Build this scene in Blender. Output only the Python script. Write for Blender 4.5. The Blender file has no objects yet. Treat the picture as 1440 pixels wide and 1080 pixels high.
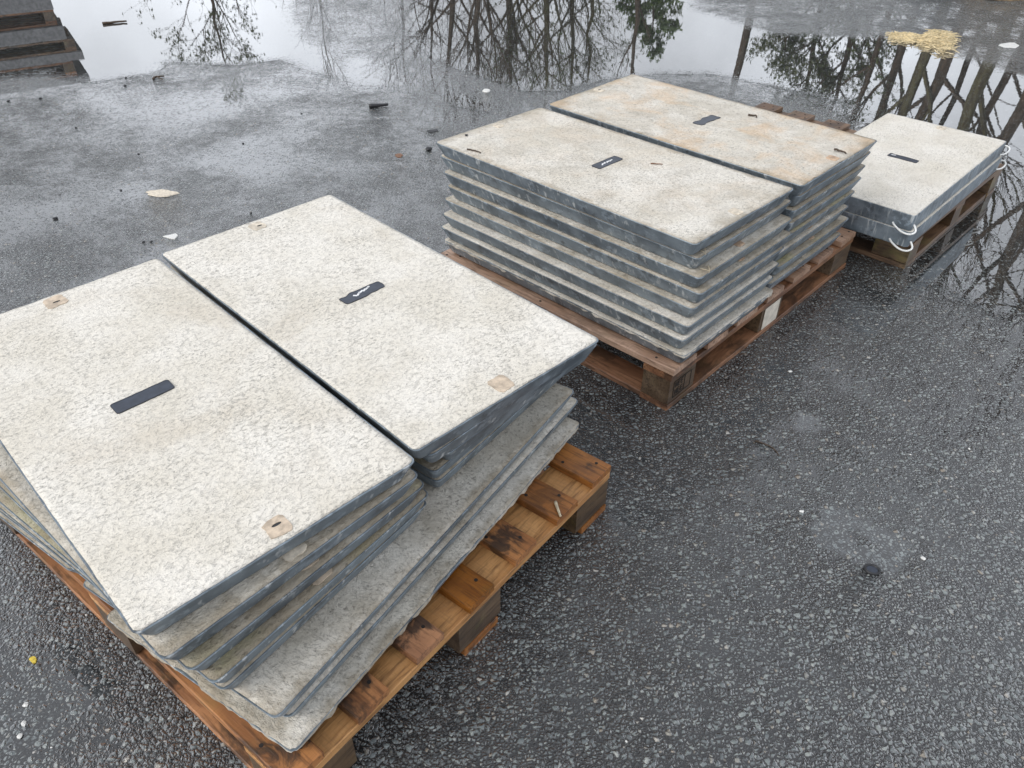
import bpy, bmesh, math, random
import numpy as np
from mathutils import Vector, Matrix, noise as mn

S = bpy.context.scene
C = S.collection
R = math.radians

# ------------------------------------------------------------------ camera
F_PX, PITCH, ROLL, CAM_H = 1111.76, 0.65833, 0.004816, 1.5037      # solved from the pallets (1.2 x 1.0 m)
cp, sp = math.cos(PITCH), math.sin(PITCH)
FW = Vector((0, cp, -sp)); RT0 = Vector((1, 0, 0)); UP0 = Vector((0, sp, cp))
RT = RT0 * math.cos(ROLL) + UP0 * math.sin(ROLL)
UP = UP0 * math.cos(ROLL) - RT0 * math.sin(ROLL)
cd = bpy.data.cameras.new('camera'); cam = bpy.data.objects.new('camera', cd); C.objects.link(cam)
cam.matrix_world = Matrix(((RT.x, UP.x, -FW.x, 0), (RT.y, UP.y, -FW.y, 0), (RT.z, UP.z, -FW.z, CAM_H), (0, 0, 0, 1)))
cd.sensor_width = 36; cd.lens = 36 * F_PX / 1440; cd.clip_end = 2000; cd.clip_start = 0.02
S.camera = cam

def un(px, py, z=0.0):
    d = FW + RT * ((px - 720) / F_PX) - UP * ((py - 540) / F_PX)
    t = (z - CAM_H) / d.z
    return Vector((d.x * t, d.y * t, z))

# ------------------------------------------------------------------ sky, sun, exposure
SUN_EL, SUN_AZ = R(40), R(235)            # azimuth from +Y clockwise: bright side of the overcast, behind the camera to the left
w = bpy.data.worlds.new('World'); S.world = w; w.use_nodes = True
nt = w.node_tree; nt.nodes.clear()
sky = nt.nodes.new('ShaderNodeTexSky'); sky.sky_type = 'NISHITA'; sky.sun_disc = False
sky.sun_elevation = SUN_EL; sky.sun_rotation = SUN_AZ % (2 * math.pi)
sky.air_density = 1.6; sky.dust_density = 6.0; sky.ozone_density = 1.5
hs = nt.nodes.new('ShaderNodeHueSaturation'); hs.inputs['Saturation'].default_value = 0.30
bg = nt.nodes.new('ShaderNodeBackground'); bg.inputs['Strength'].default_value = 0.15
wo = nt.nodes.new('ShaderNodeOutputWorld')
nt.links.new(sky.outputs[0], hs.inputs['Color']); 
ov = nt.nodes.new('ShaderNodeMix'); ov.data_type = 'RGBA'; ov.inputs[0].default_value = 0.7      # even cloud cover over the sky
ov.inputs[7].default_value = (6.9, 7.2, 7.8, 1)
tcw = nt.nodes.new('ShaderNodeTexCoord'); cl = nt.nodes.new('ShaderNodeTexNoise'); cl.inputs['Scale'].default_value = 2.6; cl.inputs['Detail'].default_value = 5; cl.inputs['Roughness'].default_value = 0.5
mr = nt.nodes.new('ShaderNodeMapRange'); mr.inputs['From Min'].default_value = 0.32; mr.inputs['From Max'].default_value = 0.68; mr.inputs['To Min'].default_value = 0.62; mr.inputs['To Max'].default_value = 1.42
cm = nt.nodes.new('ShaderNodeVectorMath'); cm.operation = 'SCALE'      # brightness variation added to the cloud cover to give the wet stones glints
nt.links.new(tcw.outputs['Generated'], cl.inputs['Vector']); nt.links.new(cl.outputs['Fac'], mr.inputs['Value'])
nt.links.new(hs.outputs[0], ov.inputs[6]); nt.links.new(ov.outputs[2], cm.inputs[0]); nt.links.new(mr.outputs[0], cm.inputs['Scale']); nt.links.new(cm.outputs[0], bg.inputs[0]); nt.links.new(bg.outputs[0], wo.inputs[0])
sl = bpy.data.lights.new('sun', 'SUN'); sl.energy = 1.0; sl.angle = R(35); sl.color = (1, 0.955, 0.89)
so = bpy.data.objects.new('sun', sl); C.objects.link(so)
sd_ = Vector((math.sin(SUN_AZ) * math.cos(SUN_EL), math.cos(SUN_AZ) * math.cos(SUN_EL), math.sin(SUN_EL)))
so.rotation_euler = sd_.to_track_quat('Z', 'Y').to_euler()
S.view_settings.view_transform = 'Standard'; S.view_settings.look = 'None'
S.view_settings.exposure = 0.18; S.view_settings.gamma = 1.0
S.render.engine = 'CYCLES'

# ------------------------------------------------------------------ node helper
class N:
    def __init__(self, name):
        self.m = bpy.data.materials.new(name); self.m.use_nodes = True
        self.t = self.m.node_tree; self.t.nodes.clear()
        self.out = self.t.nodes.new('ShaderNodeOutputMaterial')
    def n(self, typ, ins=None, **kw):
        nd = self.t.nodes.new('ShaderNode' + typ)
        for k, v in kw.items(): setattr(nd, k, v)
        for k, v in (ins or {}).items(): self.set(nd, k, v)
        return nd
    def set(self, nd, k, v):
        s = nd.inputs[k]
        if isinstance(v, bpy.types.NodeSocket): self.t.links.new(v, s)
        elif isinstance(v, bpy.types.Node): self.t.links.new(v.outputs[0], s)
        else: s.default_value = v
    def math(self, op, a, b=0.0, c=0.0, clamp=False):
        nd = self.n('Math', {0: a, 1: b, 2: c}, operation=op); nd.use_clamp = clamp; return nd.outputs[0]
    def step(self, v, lo, hi):
        nd = self.n('MapRange', {'Value': v, 'From Min': lo, 'From Max': hi}, interpolation_type='SMOOTHSTEP'); return nd.outputs[0]
    def mix(self, f, a, b):
        nd = self.n('Mix', data_type='RGBA'); self.set(nd, 0, f)
        for i, v in ((6, a), (7, b)):
            self.set(nd, i, (*v, 1) if isinstance(v, tuple) and len(v) == 3 else v)
        return nd.outputs[2]
    def noise(self, vec, scale, detail=3, rough=0.55, dist=0.0, col=False):
        nd = self.n('TexNoise', {'Vector': vec, 'Scale': scale, 'Detail': detail, 'Roughness': rough, 'Distortion': dist})
        return nd.outputs['Color' if col else 'Fac']
    def mapping(self, vec, scale=(1, 1, 1), loc=(0, 0, 0)):
        return self.n('Mapping', {'Vector': vec, 'Scale': scale, 'Location': loc}).outputs[0]
    def objvec(self):
        """object coordinates shifted by a per-object random amount"""
        tc = self.n('TexCoord').outputs['Object']
        rnd = self.n('ObjectInfo').outputs['Random']
        sh = self.math('MULTIPLY', rnd, 37.0)
        cx = self.n('CombineXYZ', {0: sh, 1: sh, 2: self.math('MULTIPLY', rnd, 11.0)}).outputs[0]
        return self.n('VectorMath', {0: tc, 1: cx}, operation='ADD').outputs[0], rnd, tc
    def attr(self, name, typ='OBJECT'):
        return self.n('Attribute', attribute_name=name, attribute_type=typ).outputs['Fac']
    def surf(self, s): self.t.links.new(s.outputs[0] if isinstance(s, bpy.types.Node) else s, self.out.inputs['Surface']); return self.m

# ------------------------------------------------------------------ materials
def mat_asphalt():
    m = N('wet_asphalt')
    P = m.n('TexCoord').outputs['Object']
    wc = m.noise(P, 60, 2, col=True)
    wv = m.n('VectorMath', {0: wc, 1: (0.5, 0.5, 0.5)}, operation='SUBTRACT').outputs[0]
    wv = m.n('VectorMath', {0: wv, 'Scale': 0.010}, operation='SCALE').outputs[0]
    Q = m.n('VectorMath', {0: P, 1: wv}, operation='ADD').outputs[0]
    def stones(scale, lo, hi, jam, seed):
        q = m.mapping(Q, loc=(seed, seed * 1.7, 0))
        v = m.n('TexVoronoi', {'Vector': q, 'Scale': scale, 'Randomness': 1.0}, voronoi_dimensions='2D')
        e = m.n('TexVoronoi', {'Vector': q, 'Scale': scale, 'Randomness': 1.0}, voronoi_dimensions='2D', feature='DISTANCE_TO_EDGE')
        c = m.n('SeparateColor', {0: v.outputs['Color']})
        s_ = m.math('MULTIPLY', m.step(m.math('ADD', e.outputs['Distance'], m.math('MULTIPLY', jit, jam)), lo, hi), m.step(v.outputs['Distance'], 0.95, 0.05))
        return s_, c
    jit = m.math('MULTIPLY_ADD', m.noise(P, 260, 3, 0.6), 0.24, -0.12)
    tilt = m.math('MULTIPLY_ADD', m.noise(P, 95, 2), 1.0, 0.6)
    sA, cA = stones(72.0, 0.04, 0.30, 1.0, 0.0)
    sB, cB = stones(118.0, 0.04, 0.34, 1.0, 3.3)
    sC, cC = stones(215.0, 0.03, 0.36, 1.0, 7.1)
    hA = m.math('MULTIPLY', m.math('MULTIPLY', sA, tilt), m.step(cA.outputs[0], 0.30, 0.85))
    hB = m.math('MULTIPLY', m.math('MULTIPLY', sB, tilt), m.math('MULTIPLY_ADD', cB.outputs[0], 0.60, 0.15))
    hC = m.math('MULTIPLY', sC, m.math('MULTIPLY_ADD', cC.outputs[0], 0.40, 0.05))
    isA = m.step(m.math('SUBTRACT', hA, hB), -0.01, 0.02)
    h1 = m.math('MAXIMUM', hA, hB)
    h2 = hC
    h = m.math('MAXIMUM', h1, h2)
    h = m.math('MULTIPLY_ADD', m.noise(P, 380, 3), 0.14, h)
    cid = m.math('ADD', m.math('MULTIPLY', isA, cA.outputs[1]), m.math('MULTIPLY', m.math('SUBTRACT', 1.0, isA), cB.outputs[1]))
    # water level, from the low and high ground of the yard
    wl = m.attr('water', 'GEOMETRY')
    wl = m.math('ADD', wl, m.math('MULTIPLY_ADD', m.noise(P, 3.1, 5, 0.62), 1.0, -0.50))
    wl = m.math('ADD', wl, m.math('MULTIPLY_ADD', m.noise(P, 17, 3, 0.6), 0.50, -0.25))
    W = m.step(m.math('SUBTRACT', wl, h), -0.07, 0.07)
    deep = m.step(m.math('SUBTRACT', wl, h), 0.15, 1.3)
    hf = m.math('SMOOTH_MAX', m.math('SUBTRACT', h, wl), 0.0, 0.10)
    # faint ripples on open water
    rip = m.math('MULTIPLY', m.noise(P, 22, 2), 0.008)
    hf = m.math('ADD', hf, m.math('MULTIPLY', rip, W))
    bump = m.n('Bump', {'Strength': 1.0, 'Distance': 0.0066, 'Height': hf})
    # stone colours
    big = m.noise(P, 0.8, 3)
    stone = m.n('ValToRGB', {0: cid})
    cr = stone.color_ramp
    cr.elements[0].position = 0.0; cr.elements[0].color = (0.075, 0.082, 0.086, 1)
    cr.elements[1].position = 1.0; cr.elements[1].color = (0.46, 0.45, 0.42, 1)
    for p, c in ((0.35, (0.110, 0.125, 0.132)), (0.6, (0.165, 0.190, 0.194)), (0.85, (0.225, 0.255, 0.25)), (0.945, (0.30, 0.32, 0.31)), (0.98, (0.24, 0.205, 0.16))):
        e = cr.elements.new(p); e.color = (*c, 1)
    col = m.mix(m.step(h1, 0.12, 0.42), (0.010, 0.010, 0.011), stone.outputs[0])
    col = m.mix(m.math('MULTIPLY', m.step(h2, 0.10, 0.3), m.step(h1, 0.25, 0.05)), col, (0.055, 0.06, 0.06))
    col = m.mix(m.math('MULTIPLY', m.step(m.noise(P, 500, 3, 0.65), 0.42, 0.62), 0.45), col, (0.045, 0.048, 0.050))
    col = m.mix(m.math('MULTIPLY', m.step(m.noise(P, 900, 2), 0.5, 0.75), 0.30), col, (0.18, 0.18, 0.175))
    silt = m.math('MULTIPLY', m.step(m.noise(P, 1.3, 5, 0.6), 0.45, 0.8), 0.25)
    col = m.mix(m.math('MULTIPLY', silt, W), col, (0.125, 0.122, 0.128))
    col = m.mix(m.math('MULTIPLY', deep, 0.55), col, (0.022, 0.022, 0.020))
    base = m.n('BsdfDiffuse', {'Color': col, 'Normal': bump.outputs[0]})
    rough = m.math('MULTIPLY_ADD', W, -0.115, 0.125)
    gl = m.n('BsdfGlossy', {'Color': (1, 1, 1, 1), 'Roughness': rough, 'Normal': bump.outputs[0]})
    fac = m.n('LayerWeight', {'Blend': 0.5, 'Normal': bump.outputs[0]}).outputs['Facing']
    fr = m.math('MULTIPLY_ADD', m.math('POWER', fac, m.math('MULTIPLY_ADD', W, -0.35, 2.45)), m.math('MULTIPLY_ADD', W, 0.25, 0.75), 0.040, clamp=True)
    return m.surf(m.n('MixShader', {0: fr, 1: base, 2: gl}))

def mat_concrete(name='pale_concrete'):
    m = N(name)
    v, rnd, tc = m.objvec()
    dirt = m.attr('dirt'); rust = m.attr('rust')
    lump = m.noise(v, 52, 4, 0.62)
    fine = m.noise(m.mapping(v, (1.0, 1.8, 1)), 210, 3, 0.6)
    med = m.noise(m.mapping(v, (1.0, 1.5, 1)), 125, 4, 0.62, 0.4)
    big = m.noise(v, 5.0, 4, 0.6)
    col = m.mix(m.step(big, 0.3, 0.7), (0.64, 0.60, 0.52), (0.74, 0.71, 0.65))
    col = m.mix(m.math('MULTIPLY', m.step(m.noise(v, 3.2, 5, 0.6, 0.6), 0.52, 0.72), 0.45), col, (0.52, 0.46, 0.37))
    # grey pits
    dens = m.step(m.noise(v, 7.0, 3), 0.33, 0.70)
    pit = m.math('MULTIPLY', m.step(med, 0.53, 0.64), m.math('MULTIPLY_ADD', dens, 0.75, 0.25))
    col = m.mix(m.math('MULTIPLY', pit, 0.75), col, (0.30, 0.285, 0.25))
    med2 = m.noise(m.mapping(v, (1.0, 1.7, 1)), 82, 4, 0.62, 0.5)
    col = m.mix(m.math('MULTIPLY', m.math('MULTIPLY', m.step(med2, 0.54, 0.64), m.math('MULTIPLY_ADD', dens, 0.85, 0.15)), 0.38), col, (0.34, 0.325, 0.29))
    pit2 = m.step(fine, 0.62, 0.70)
    col = m.mix(m.math('MULTIPLY', pit2, 0.6), col, (0.22, 0.215, 0.20))
    # dirt and moss on the weathered slabs
    dn = m.math('ADD', dirt, m.math('MULTIPLY_ADD', m.noise(v, 9, 5, 0.65), 0.9, -0.45))
    df = m.math('MULTIPLY', m.step(dn, 0.12, 0.80), 0.92)
    dcol = m.mix(m.step(m.noise(v, 6, 4), 0.50, 0.66), (0.31, 0.275, 0.215), m.mix(m.step(dirt, 0.45, 0.6), (0.36, 0.32, 0.255), (0.33, 0.31, 0.16)))
    col = m.mix(df, col, dcol)
    blk = m.math('MULTIPLY', m.step(m.noise(v, 85, 4, 0.7), 0.57, 0.66), m.math('MULTIPLY', dirt, 1.1, clamp=True))
    col = m.mix(blk, col, (0.07, 0.065, 0.055))
    sx = m.n('SeparateXYZ', {0: tc})
    ed = m.math('MAXIMUM', m.math('MULTIPLY', m.math('ABSOLUTE', sx.outputs[0]), 1 / 0.2525), m.math('MULTIPLY', m.math('ABSOLUTE', sx.outputs[1]), 1 / 0.506))
    eg = m.math('ADD', m.step(ed, 0.78, 1.02), m.math('MULTIPLY_ADD', m.noise(v, 13, 5, 0.7), 1.8, -1.15))
    eg = m.math('MULTIPLY', m.math('MULTIPLY', m.step(eg, 0.25, 0.9), m.step(dirt, 0.15, 0.36)), 0.7)
    col = m.mix(eg, col, (0.24, 0.195, 0.13))
    rf = m.math('MULTIPLY', rust, m.step(m.noise(v, 6.5, 5, 0.65, 0.5), 0.45, 0.72))
    col = m.mix(m.math('MULTIPLY', rf, 0.6), col, (0.60, 0.43, 0.27))
    hgt = m.math('ADD', m.math('MULTIPLY', lump, 0.9), m.math('MULTIPLY_ADD', fine, 0.35, m.math('MULTIPLY_ADD', med, -0.45, m.math('MULTIPLY', m.step(med2, 0.52, 0.66), -0.28))))
    bump = m.n('Bump', {'Strength': 0.85, 'Distance': 0.0055, 'Height': hgt})
    b = m.n('BsdfPrincipled', {'Base Color': col, 'Roughness': m.math('MULTIPLY_ADD', big, 0.4, 0.42), 'Normal': bump.outputs[0], 'Specular IOR Level': 0.4})
    return m.surf(b)

def mat_steel():
    m = N('galvanised_steel')
    v, rnd, tc = m.objvec()
    dirt = m.attr('dirt')
    n1 = m.noise(v, 14, 4, 0.6)
    col = m.mix(m.step(n1, 0.3, 0.7), (0.105, 0.130, 0.155), (0.25, 0.295, 0.335))
    col = m.mix(m.math('MULTIPLY', m.step(m.noise(v, 3.0, 3), 0.45, 0.65), 0.5), col, (0.24, 0.29, 0.33))
    col = m.mix(m.math('MULTIPLY', m.step(m.noise(v, 30, 4, 0.65), 0.55, 0.66), 0.6), col, (0.36, 0.43, 0.50))
    col = m.mix(m.math('MULTIPLY', m.step(m.noise(v, 21, 4, 0.65), 0.56, 0.68), 0.7), col, (0.075, 0.085, 0.095))
    sv = m.mapping(v, (1, 1, 0.10))
    st = m.math('MULTIPLY', m.step(m.noise(sv, 70, 3, 0.6), 0.56, 0.68), m.step(m.noise(v, 6, 3), 0.38, 0.58))
    col = m.mix(m.math('MULTIPLY', st, m.math('MULTIPLY_ADD', dirt, 0.5, 0.5)), col, (0.56, 0.58, 0.58))
    rs = m.math('MULTIPLY', m.step(m.noise(v, 38, 5, 0.7), 0.66, 0.76), 0.55)
    col = m.mix(rs, col, (0.16, 0.085, 0.045))
    met = m.math('MULTIPLY_ADD', st, -0.4, 0.42, clamp=True)
    bump = m.n('Bump', {'Strength': 0.3, 'Distance': 0.0015, 'Height': m.noise(v, 60, 4)})
    b = m.n('BsdfPrincipled', {'Base Color': col, 'Metallic': met, 'Roughness': m.math('MULTIPLY_ADD', n1, 0.35, 0.28), 'Normal': bump.outputs[0]})
    return m.surf(b)

def mat_wood(name, light, dark, stain, stain_amt=0.5, green=0.15, rough=0.38, nailx=None):
    m = N(name)
    v, rnd, tc = m.objvec()
    g = m.mapping(v, (0.09, 1, 1))
    grain = m.noise(g, 120, 4, 0.6, 0.4)
    wide = m.noise(m.mapping(v, (0.22, 1, 1)), 16, 4, 0.6, 0.8)
    col = m.mix(m.step(wide, 0.30, 0.72), dark, light)
    col = m.mix(m.math('MULTIPLY', m.step(grain, 0.47, 0.66), 0.75), col, tuple(c * 0.45 for c in dark))
    # saw marks across the board
    saw = m.noise(m.mapping(v, (1, 0.06, 0.06)), 260, 2)
    col = m.mix(m.math('MULTIPLY', m.step(saw, 0.5, 0.7), 0.34), col, tuple(c * 0.5 for c in light))
    sn = m.math('ADD', m.noise(m.mapping(v, (0.5, 1, 1)), 11, 5, 0.65, 0.5), m.math('MULTIPLY_ADD', rnd, 0.16, -0.08))
    col = m.mix(m.math('MULTIPLY', m.step(sn, 0.52, 0.66), stain_amt), col, stain)
    if nailx:      # iron stains round the nails at the board ends
        ax = m.math('ABSOLUTE', m.n('SeparateXYZ', {0: tc}).outputs[0])
        nd = m.math('ABSOLUTE', m.math('SUBTRACT', ax, nailx))
        ns = m.math('ADD', m.step(nd, 0.075, 0.0), m.math('MULTIPLY_ADD', m.noise(m.mapping(v, (0.6, 1, 1)), 34, 4, 0.6, 0.8), 2.6, -1.55))
        col = m.mix(m.math('MULTIPLY', m.math('MULTIPLY', m.step(ns, 0.3, 0.8), m.step(rnd, 0.1, 0.5)), 0.85), col, (0.022, 0.013, 0.009))
    gn = m.step(m.noise(v, 8, 4, 0.6), 0.55, 0.75)
    col = m.mix(m.math('MULTIPLY', gn, green), col, (0.20, 0.19, 0.05))
    hu = m.n('HueSaturation', {'Color': col, 'Value': m.math('MULTIPLY_ADD', rnd, 0.5, 0.75), 'Saturation': m.math('MULTIPLY_ADD', rnd, -0.25, 1.1)})
    bump = m.n('Bump', {'Strength': 0.55, 'Distance': 0.002, 'Height': m.math('ADD', grain, m.math('MULTIPLY', saw, 0.3))})
    b = m.n('BsdfPrincipled', {'Base Color': hu.outputs[0], 'Roughness': m.math('MULTIPLY_ADD', wide, 0.35, rough - 0.1), 'Normal': bump.outputs[0], 'Specular IOR Level': 0.55})
    return m.surf(b)

def mat_plain(name, col, rough=0.6, var=0.3, scale=40, metal=0.0, bumpd=0.0008):
    m = N(name)
    v, rnd, tc = m.objvec()
    n = m.noise(v, scale, 4, 0.6)
    c = m.mix(m.step(n, 0.3, 0.7), tuple(x * (1 - var) for x in col), tuple(min(1, x * (1 + var)) for x in col))
    bump = m.n('Bump', {'Strength': 0.5, 'Distance': bumpd, 'Height': n})
    return m.surf(m.n('BsdfPrincipled', {'Base Color': c, 'Roughness': rough, 'Metallic': metal, 'Normal': bump.outputs[0]}))

def mat_bark(name, a, b):
    m = N(name)
    v, rnd, tc = m.objvec()
    n = m.noise(m.mapping(v, (1, 1, 0.25)), 18, 5, 0.65)
    c = m.mix(m.step(n, 0.35, 0.65), a, b)
    bump = m.n('Bump', {'Strength': 0.8, 'Distance': 0.02, 'Height': n})
    return m.surf(m.n('BsdfPrincipled', {'Base Color': c, 'Roughness': 0.85, 'Normal': bump.outputs[0]}))

def mat_leaf(name, a, b):
    m = N(name)
    v, rnd, tc = m.objvec()
    c = m.mix(m.step(m.noise(v, 2.2, 4, 0.7), 0.35, 0.65), a, b)
    d = m.n('BsdfPrincipled', {'Base Color': c, 'Roughness': 0.6})
    t = m.n('BsdfTranslucent', {'Color': c})
    return m.surf(m.n('MixShader', {0: 0.25, 1: d, 2: t}))

M = dict(
    asphalt=mat_asphalt(), concrete=mat_concrete(), steel=mat_steel(),
    wood1=mat_wood('orange_pallet_wood', (0.42, 0.175, 0.050), (0.24, 0.092, 0.028), (0.030, 0.017, 0.010), 0.85, 0.22, nailx=0.54),
    wood1b=mat_wood('fresh_stringer_wood', (0.62, 0.345, 0.145), (0.44, 0.215, 0.080), (0.12, 0.055, 0.022), 0.35, 0.10, 0.45),
    wood2=mat_wood('brown_pallet_wood', (0.27, 0.120, 0.048), (0.14, 0.055, 0.021), (0.025, 0.015, 0.009), 0.7, 0.12),
    wood2d=mat_wood('weathered_deck_wood', (0.43, 0.275, 0.185), (0.28, 0.155, 0.092), (0.06, 0.035, 0.022), 0.45, 0.10),
    wood3=mat_wood('dark_pallet_wood', (0.20, 0.115, 0.060), (0.10, 0.052, 0.025), (0.022, 0.014, 0.009), 0.65, 0.20),
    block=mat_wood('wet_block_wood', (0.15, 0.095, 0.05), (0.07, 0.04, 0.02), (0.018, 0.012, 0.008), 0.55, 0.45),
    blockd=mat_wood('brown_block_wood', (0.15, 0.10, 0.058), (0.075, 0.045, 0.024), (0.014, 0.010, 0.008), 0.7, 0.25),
    nail=mat_plain('rusty_nail', (0.016, 0.012, 0.010), 0.6, 0.3),
    socket=mat_plain('beige_socket_plate', (0.47, 0.385, 0.295), 0.55, 0.3, 60),
    socketp=mat_plain('pale_socket_plate', (0.55, 0.49, 0.40), 0.6, 0.3, 60),
    socketr=mat_plain('rust_socket_plate', (0.45, 0.32, 0.22), 0.6, 0.35, 60),
    black=mat_plain('black_plastic_and_slot_shade', (0.018, 0.019, 0.022), 0.45, 0.3, 50),
    plate=mat_plain('dark_blue_grey_plastic', (0.030, 0.038, 0.056), 0.35, 0.22, 70),
    rim=mat_plain('plate_rim_plastic', (0.018, 0.021, 0.030), 0.45, 0.2, 70),
    white=mat_plain('white_print', (0.74, 0.75, 0.76), 0.6, 0.1, 80),
    rope=mat_plain('white_rope', (0.74, 0.75, 0.74), 0.5, 0.12, 300),
    paper=mat_plain('pale_paper', (0.60, 0.55, 0.47), 0.7, 0.15, 40),
    twig=mat_plain('dark_twig', (0.055, 0.036, 0.022), 0.6, 0.4, 200),
    straw=mat_plain('yellow_straw', (0.60, 0.50, 0.31), 0.6, 0.35, 60),
    strawp=mat_plain('pale_straw', (0.55, 0.47, 0.33), 0.6, 0.25, 60),
    leaf=mat_plain('yellow_leaf', (0.62, 0.47, 0.06), 0.5, 0.3, 200),
    rleaf=mat_plain('brown_leaf', (0.16, 0.075, 0.035), 0.5, 0.3, 200),
    pebble=mat_plain('white_pebble', (0.62, 0.62, 0.60), 0.4, 0.25, 300),
    mortar=mat_plain('beige_mortar', (0.58, 0.52, 0.43), 0.8, 0.2, 120),
    grass=mat_leaf('grass_green', (0.055, 0.075, 0.022), (0.10, 0.10, 0.035)),
    leafA=mat_leaf('olive_leaves', (0.035, 0.055, 0.014), (0.075, 0.085, 0.025)),
    leafB=mat_leaf('green_leaves', (0.045, 0.085, 0.018), (0.09, 0.13, 0.035)),
    bark=mat_bark('dark_bark', (0.030, 0.020, 0.013), (0.075, 0.050, 0.032)),
    barkm=mat_bark('mossy_bark', (0.040, 0.030, 0.016), (0.085, 0.075, 0.032)),
    shed=mat_wood('dark_shed_wood', (0.10, 0.055, 0.035), (0.05, 0.028, 0.018), (0.02, 0.012, 0.009), 0.5, 0.1, 0.6),
    greyslab=mat_plain('grey_concrete', (0.17, 0.17, 0.175), 0.7, 0.25, 30),
    soil=mat_plain('leaf_litter_soil', (0.11, 0.075, 0.038), 0.9, 0.5, 60, 0, 0.02),
    tarp=mat_plain('grey_blue_sheet', (0.16, 0.19, 0.26), 0.4, 0.3, 12, 0, 0.02),
)

# ------------------------------------------------------------------ object helpers
def obj(name, me, mat=None, parent=None):
    o = bpy.data.objects.new(name, me)
    if mat and not me.materials: me.materials.append(M[mat] if isinstance(mat, str) else mat)
    if parent: o.parent = parent
    C.objects.link(o); return o
def tag(o, label, cat, group=None):
    o['label'] = label; o['category'] = cat
    if group: o['group'] = group
    return o
def empty(name, loc, rz=0, rx=0, ry=0):
    o = bpy.data.objects.new(name, None); C.objects.link(o); o.empty_display_size = 0.1
    o.location = loc; o.rotation_euler = (rx, ry, rz); return o
def mesh(name, v, f, smooth=False):
    me = bpy.data.meshes.new(name); me.from_pydata([tuple(p) for p in v], [], f); me.update()
    if smooth: me.polygons.foreach_set('use_smooth', [True] * len(me.polygons))
    return me
def bm_mesh(name, bm, smooth=False):
    me = bpy.data.meshes.new(name); bm.normal_update(); bm.to_mesh(me); bm.free()
    if smooth: me.polygons.foreach_set('use_smooth', [True] * len(me.polygons))
    return me

def tube(pts, rads, n=5, cap=True):
    """verts, faces of a tapered tube along pts"""
    V = []; Fc = []
    prev = None
    for i, p in enumerate(pts):
        a = pts[max(0, i - 1)]; b = pts[min(len(pts) - 1, i + 1)]
        t = (b - a)
        if t.length < 1e-9: t = Vector((0, 0, 1))
        t.normalize()
        if prev is None:
            u = t.orthogonal().normalized()
        else:
            u = (prev - t * prev.dot(t))
            u = u.normalized() if u.length > 1e-6 else t.orthogonal().normalized()
        prev = u; vv = t.cross(u)
        for k in range(n):
            an = 2 * math.pi * k / n
            V.append(p + (u * math.cos(an) + vv * math.sin(an)) * rads[i])
    for i in range(len(pts) - 1):
        for k in range(n):
            Fc.append((i * n + k, i * n + (k + 1) % n, (i + 1) * n + (k + 1) % n, (i + 1) * n + k))
    if cap:
        Fc.append(tuple(range(n - 1, -1, -1))); Fc.append(tuple((len(pts) - 1) * n + k for k in range(n)))
    return V, Fc
class Acc:
    def __init__(s): s.v = []; s.f = []
    def add(s, V, Fc):
        o = len(s.v); s.v += V; s.f += [tuple(i + o for i in q) for q in Fc]
    def mesh(s, name, smooth=False): return mesh(name, s.v, s.f, smooth)

# ------------------------------------------------------------------ ground: wet asphalt with low spots that hold water
def g2(pts): return np.array([tuple(un(x, y))[:2] for x, y in pts])
DEEP = [   # outlines of standing water, photo points laid on the ground
    g2([(-160, -60), (30, -40), (250, -30), (420, -12), (415, 20), (440, 60), (482, 92), (480, 112), (420, 96), (395, 84), (330, 92), (240, 88), (215, 104), (120, 116), (60, 104), (-40, 112), (-160, 100)]),
    g2([(590, -60), (700, -70), (900, -60), (965, -30), (985, 14), (1090, 46), (1170, 50), (1240, 50), (1330, 72), (1362, 82), (1450, 108), (1560, 130),
        (1650, 260), (1640, 520), (1480, 500), (1440, 458), (1372, 430), (1325, 402), (1280, 398), (1240, 330), (1215, 240), (1190, 148), (1130, 130), (1060, 116), (1000, 104), (930, 104),
        (850, 112), (790, 128), (735, 128), (690, 112), (640, 96), (600, 78), (570, 40)]),
    g2([(486, 80), (545, 82), (566, 108), (560, 122), (500, 120), (470, 104)]),
    g2([(614, 130), (660, 132), (704, 150), (690, 158), (640, 150)]),
]
FILM = [   # (outline, extra level): thinner films that hide most stones
    (g2([(120, 128), (200, 150), (280, 132), (400, 118), (415, 130), (330, 160), (230, 178), (150, 172)]), 0.34),
    (g2([(270, 225), (340, 198), (415, 190), (412, 230), (390, 258), (345, 250), (300, 244)]), 0.34),
    (g2([(-60, 300), (60, 275), (175, 258), (180, 275), (60, 312), (-60, 360)]), 0.27),
    (g2([(-80, 925), (60, 955), (118, 975), (110, 1010), (70, 1040), (40, 1110), (-80, 1120)]), 0.50),
    (g2([(1118, 578), (1150, 588), (1156, 606), (1122, 604)]), 0.8),
    (g2([(1142, 742), (1166, 712), (1210, 730), (1282, 768), (1258, 812), (1232, 802), (1150, 765)]), 0.85),
    (g2([(1140, 440), (1300, 420), (1460, 480), (1470, 700), (1330, 690), (1180, 600)]), 0.06),
    (g2([(420, -40), (600, -50), (640, 120), (560, 140), (430, 110)]), 0.14),
    (g2([(-100, 110), (120, 118), (480, 112), (640, 160), (560, 200), (300, 200), (-100, 190)]), 0.04),
]
DRY = [(g2([(1180, 744), (1206, 740), (1246, 770), (1236, 780), (1200, 768)]), 0.9)]
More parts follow.
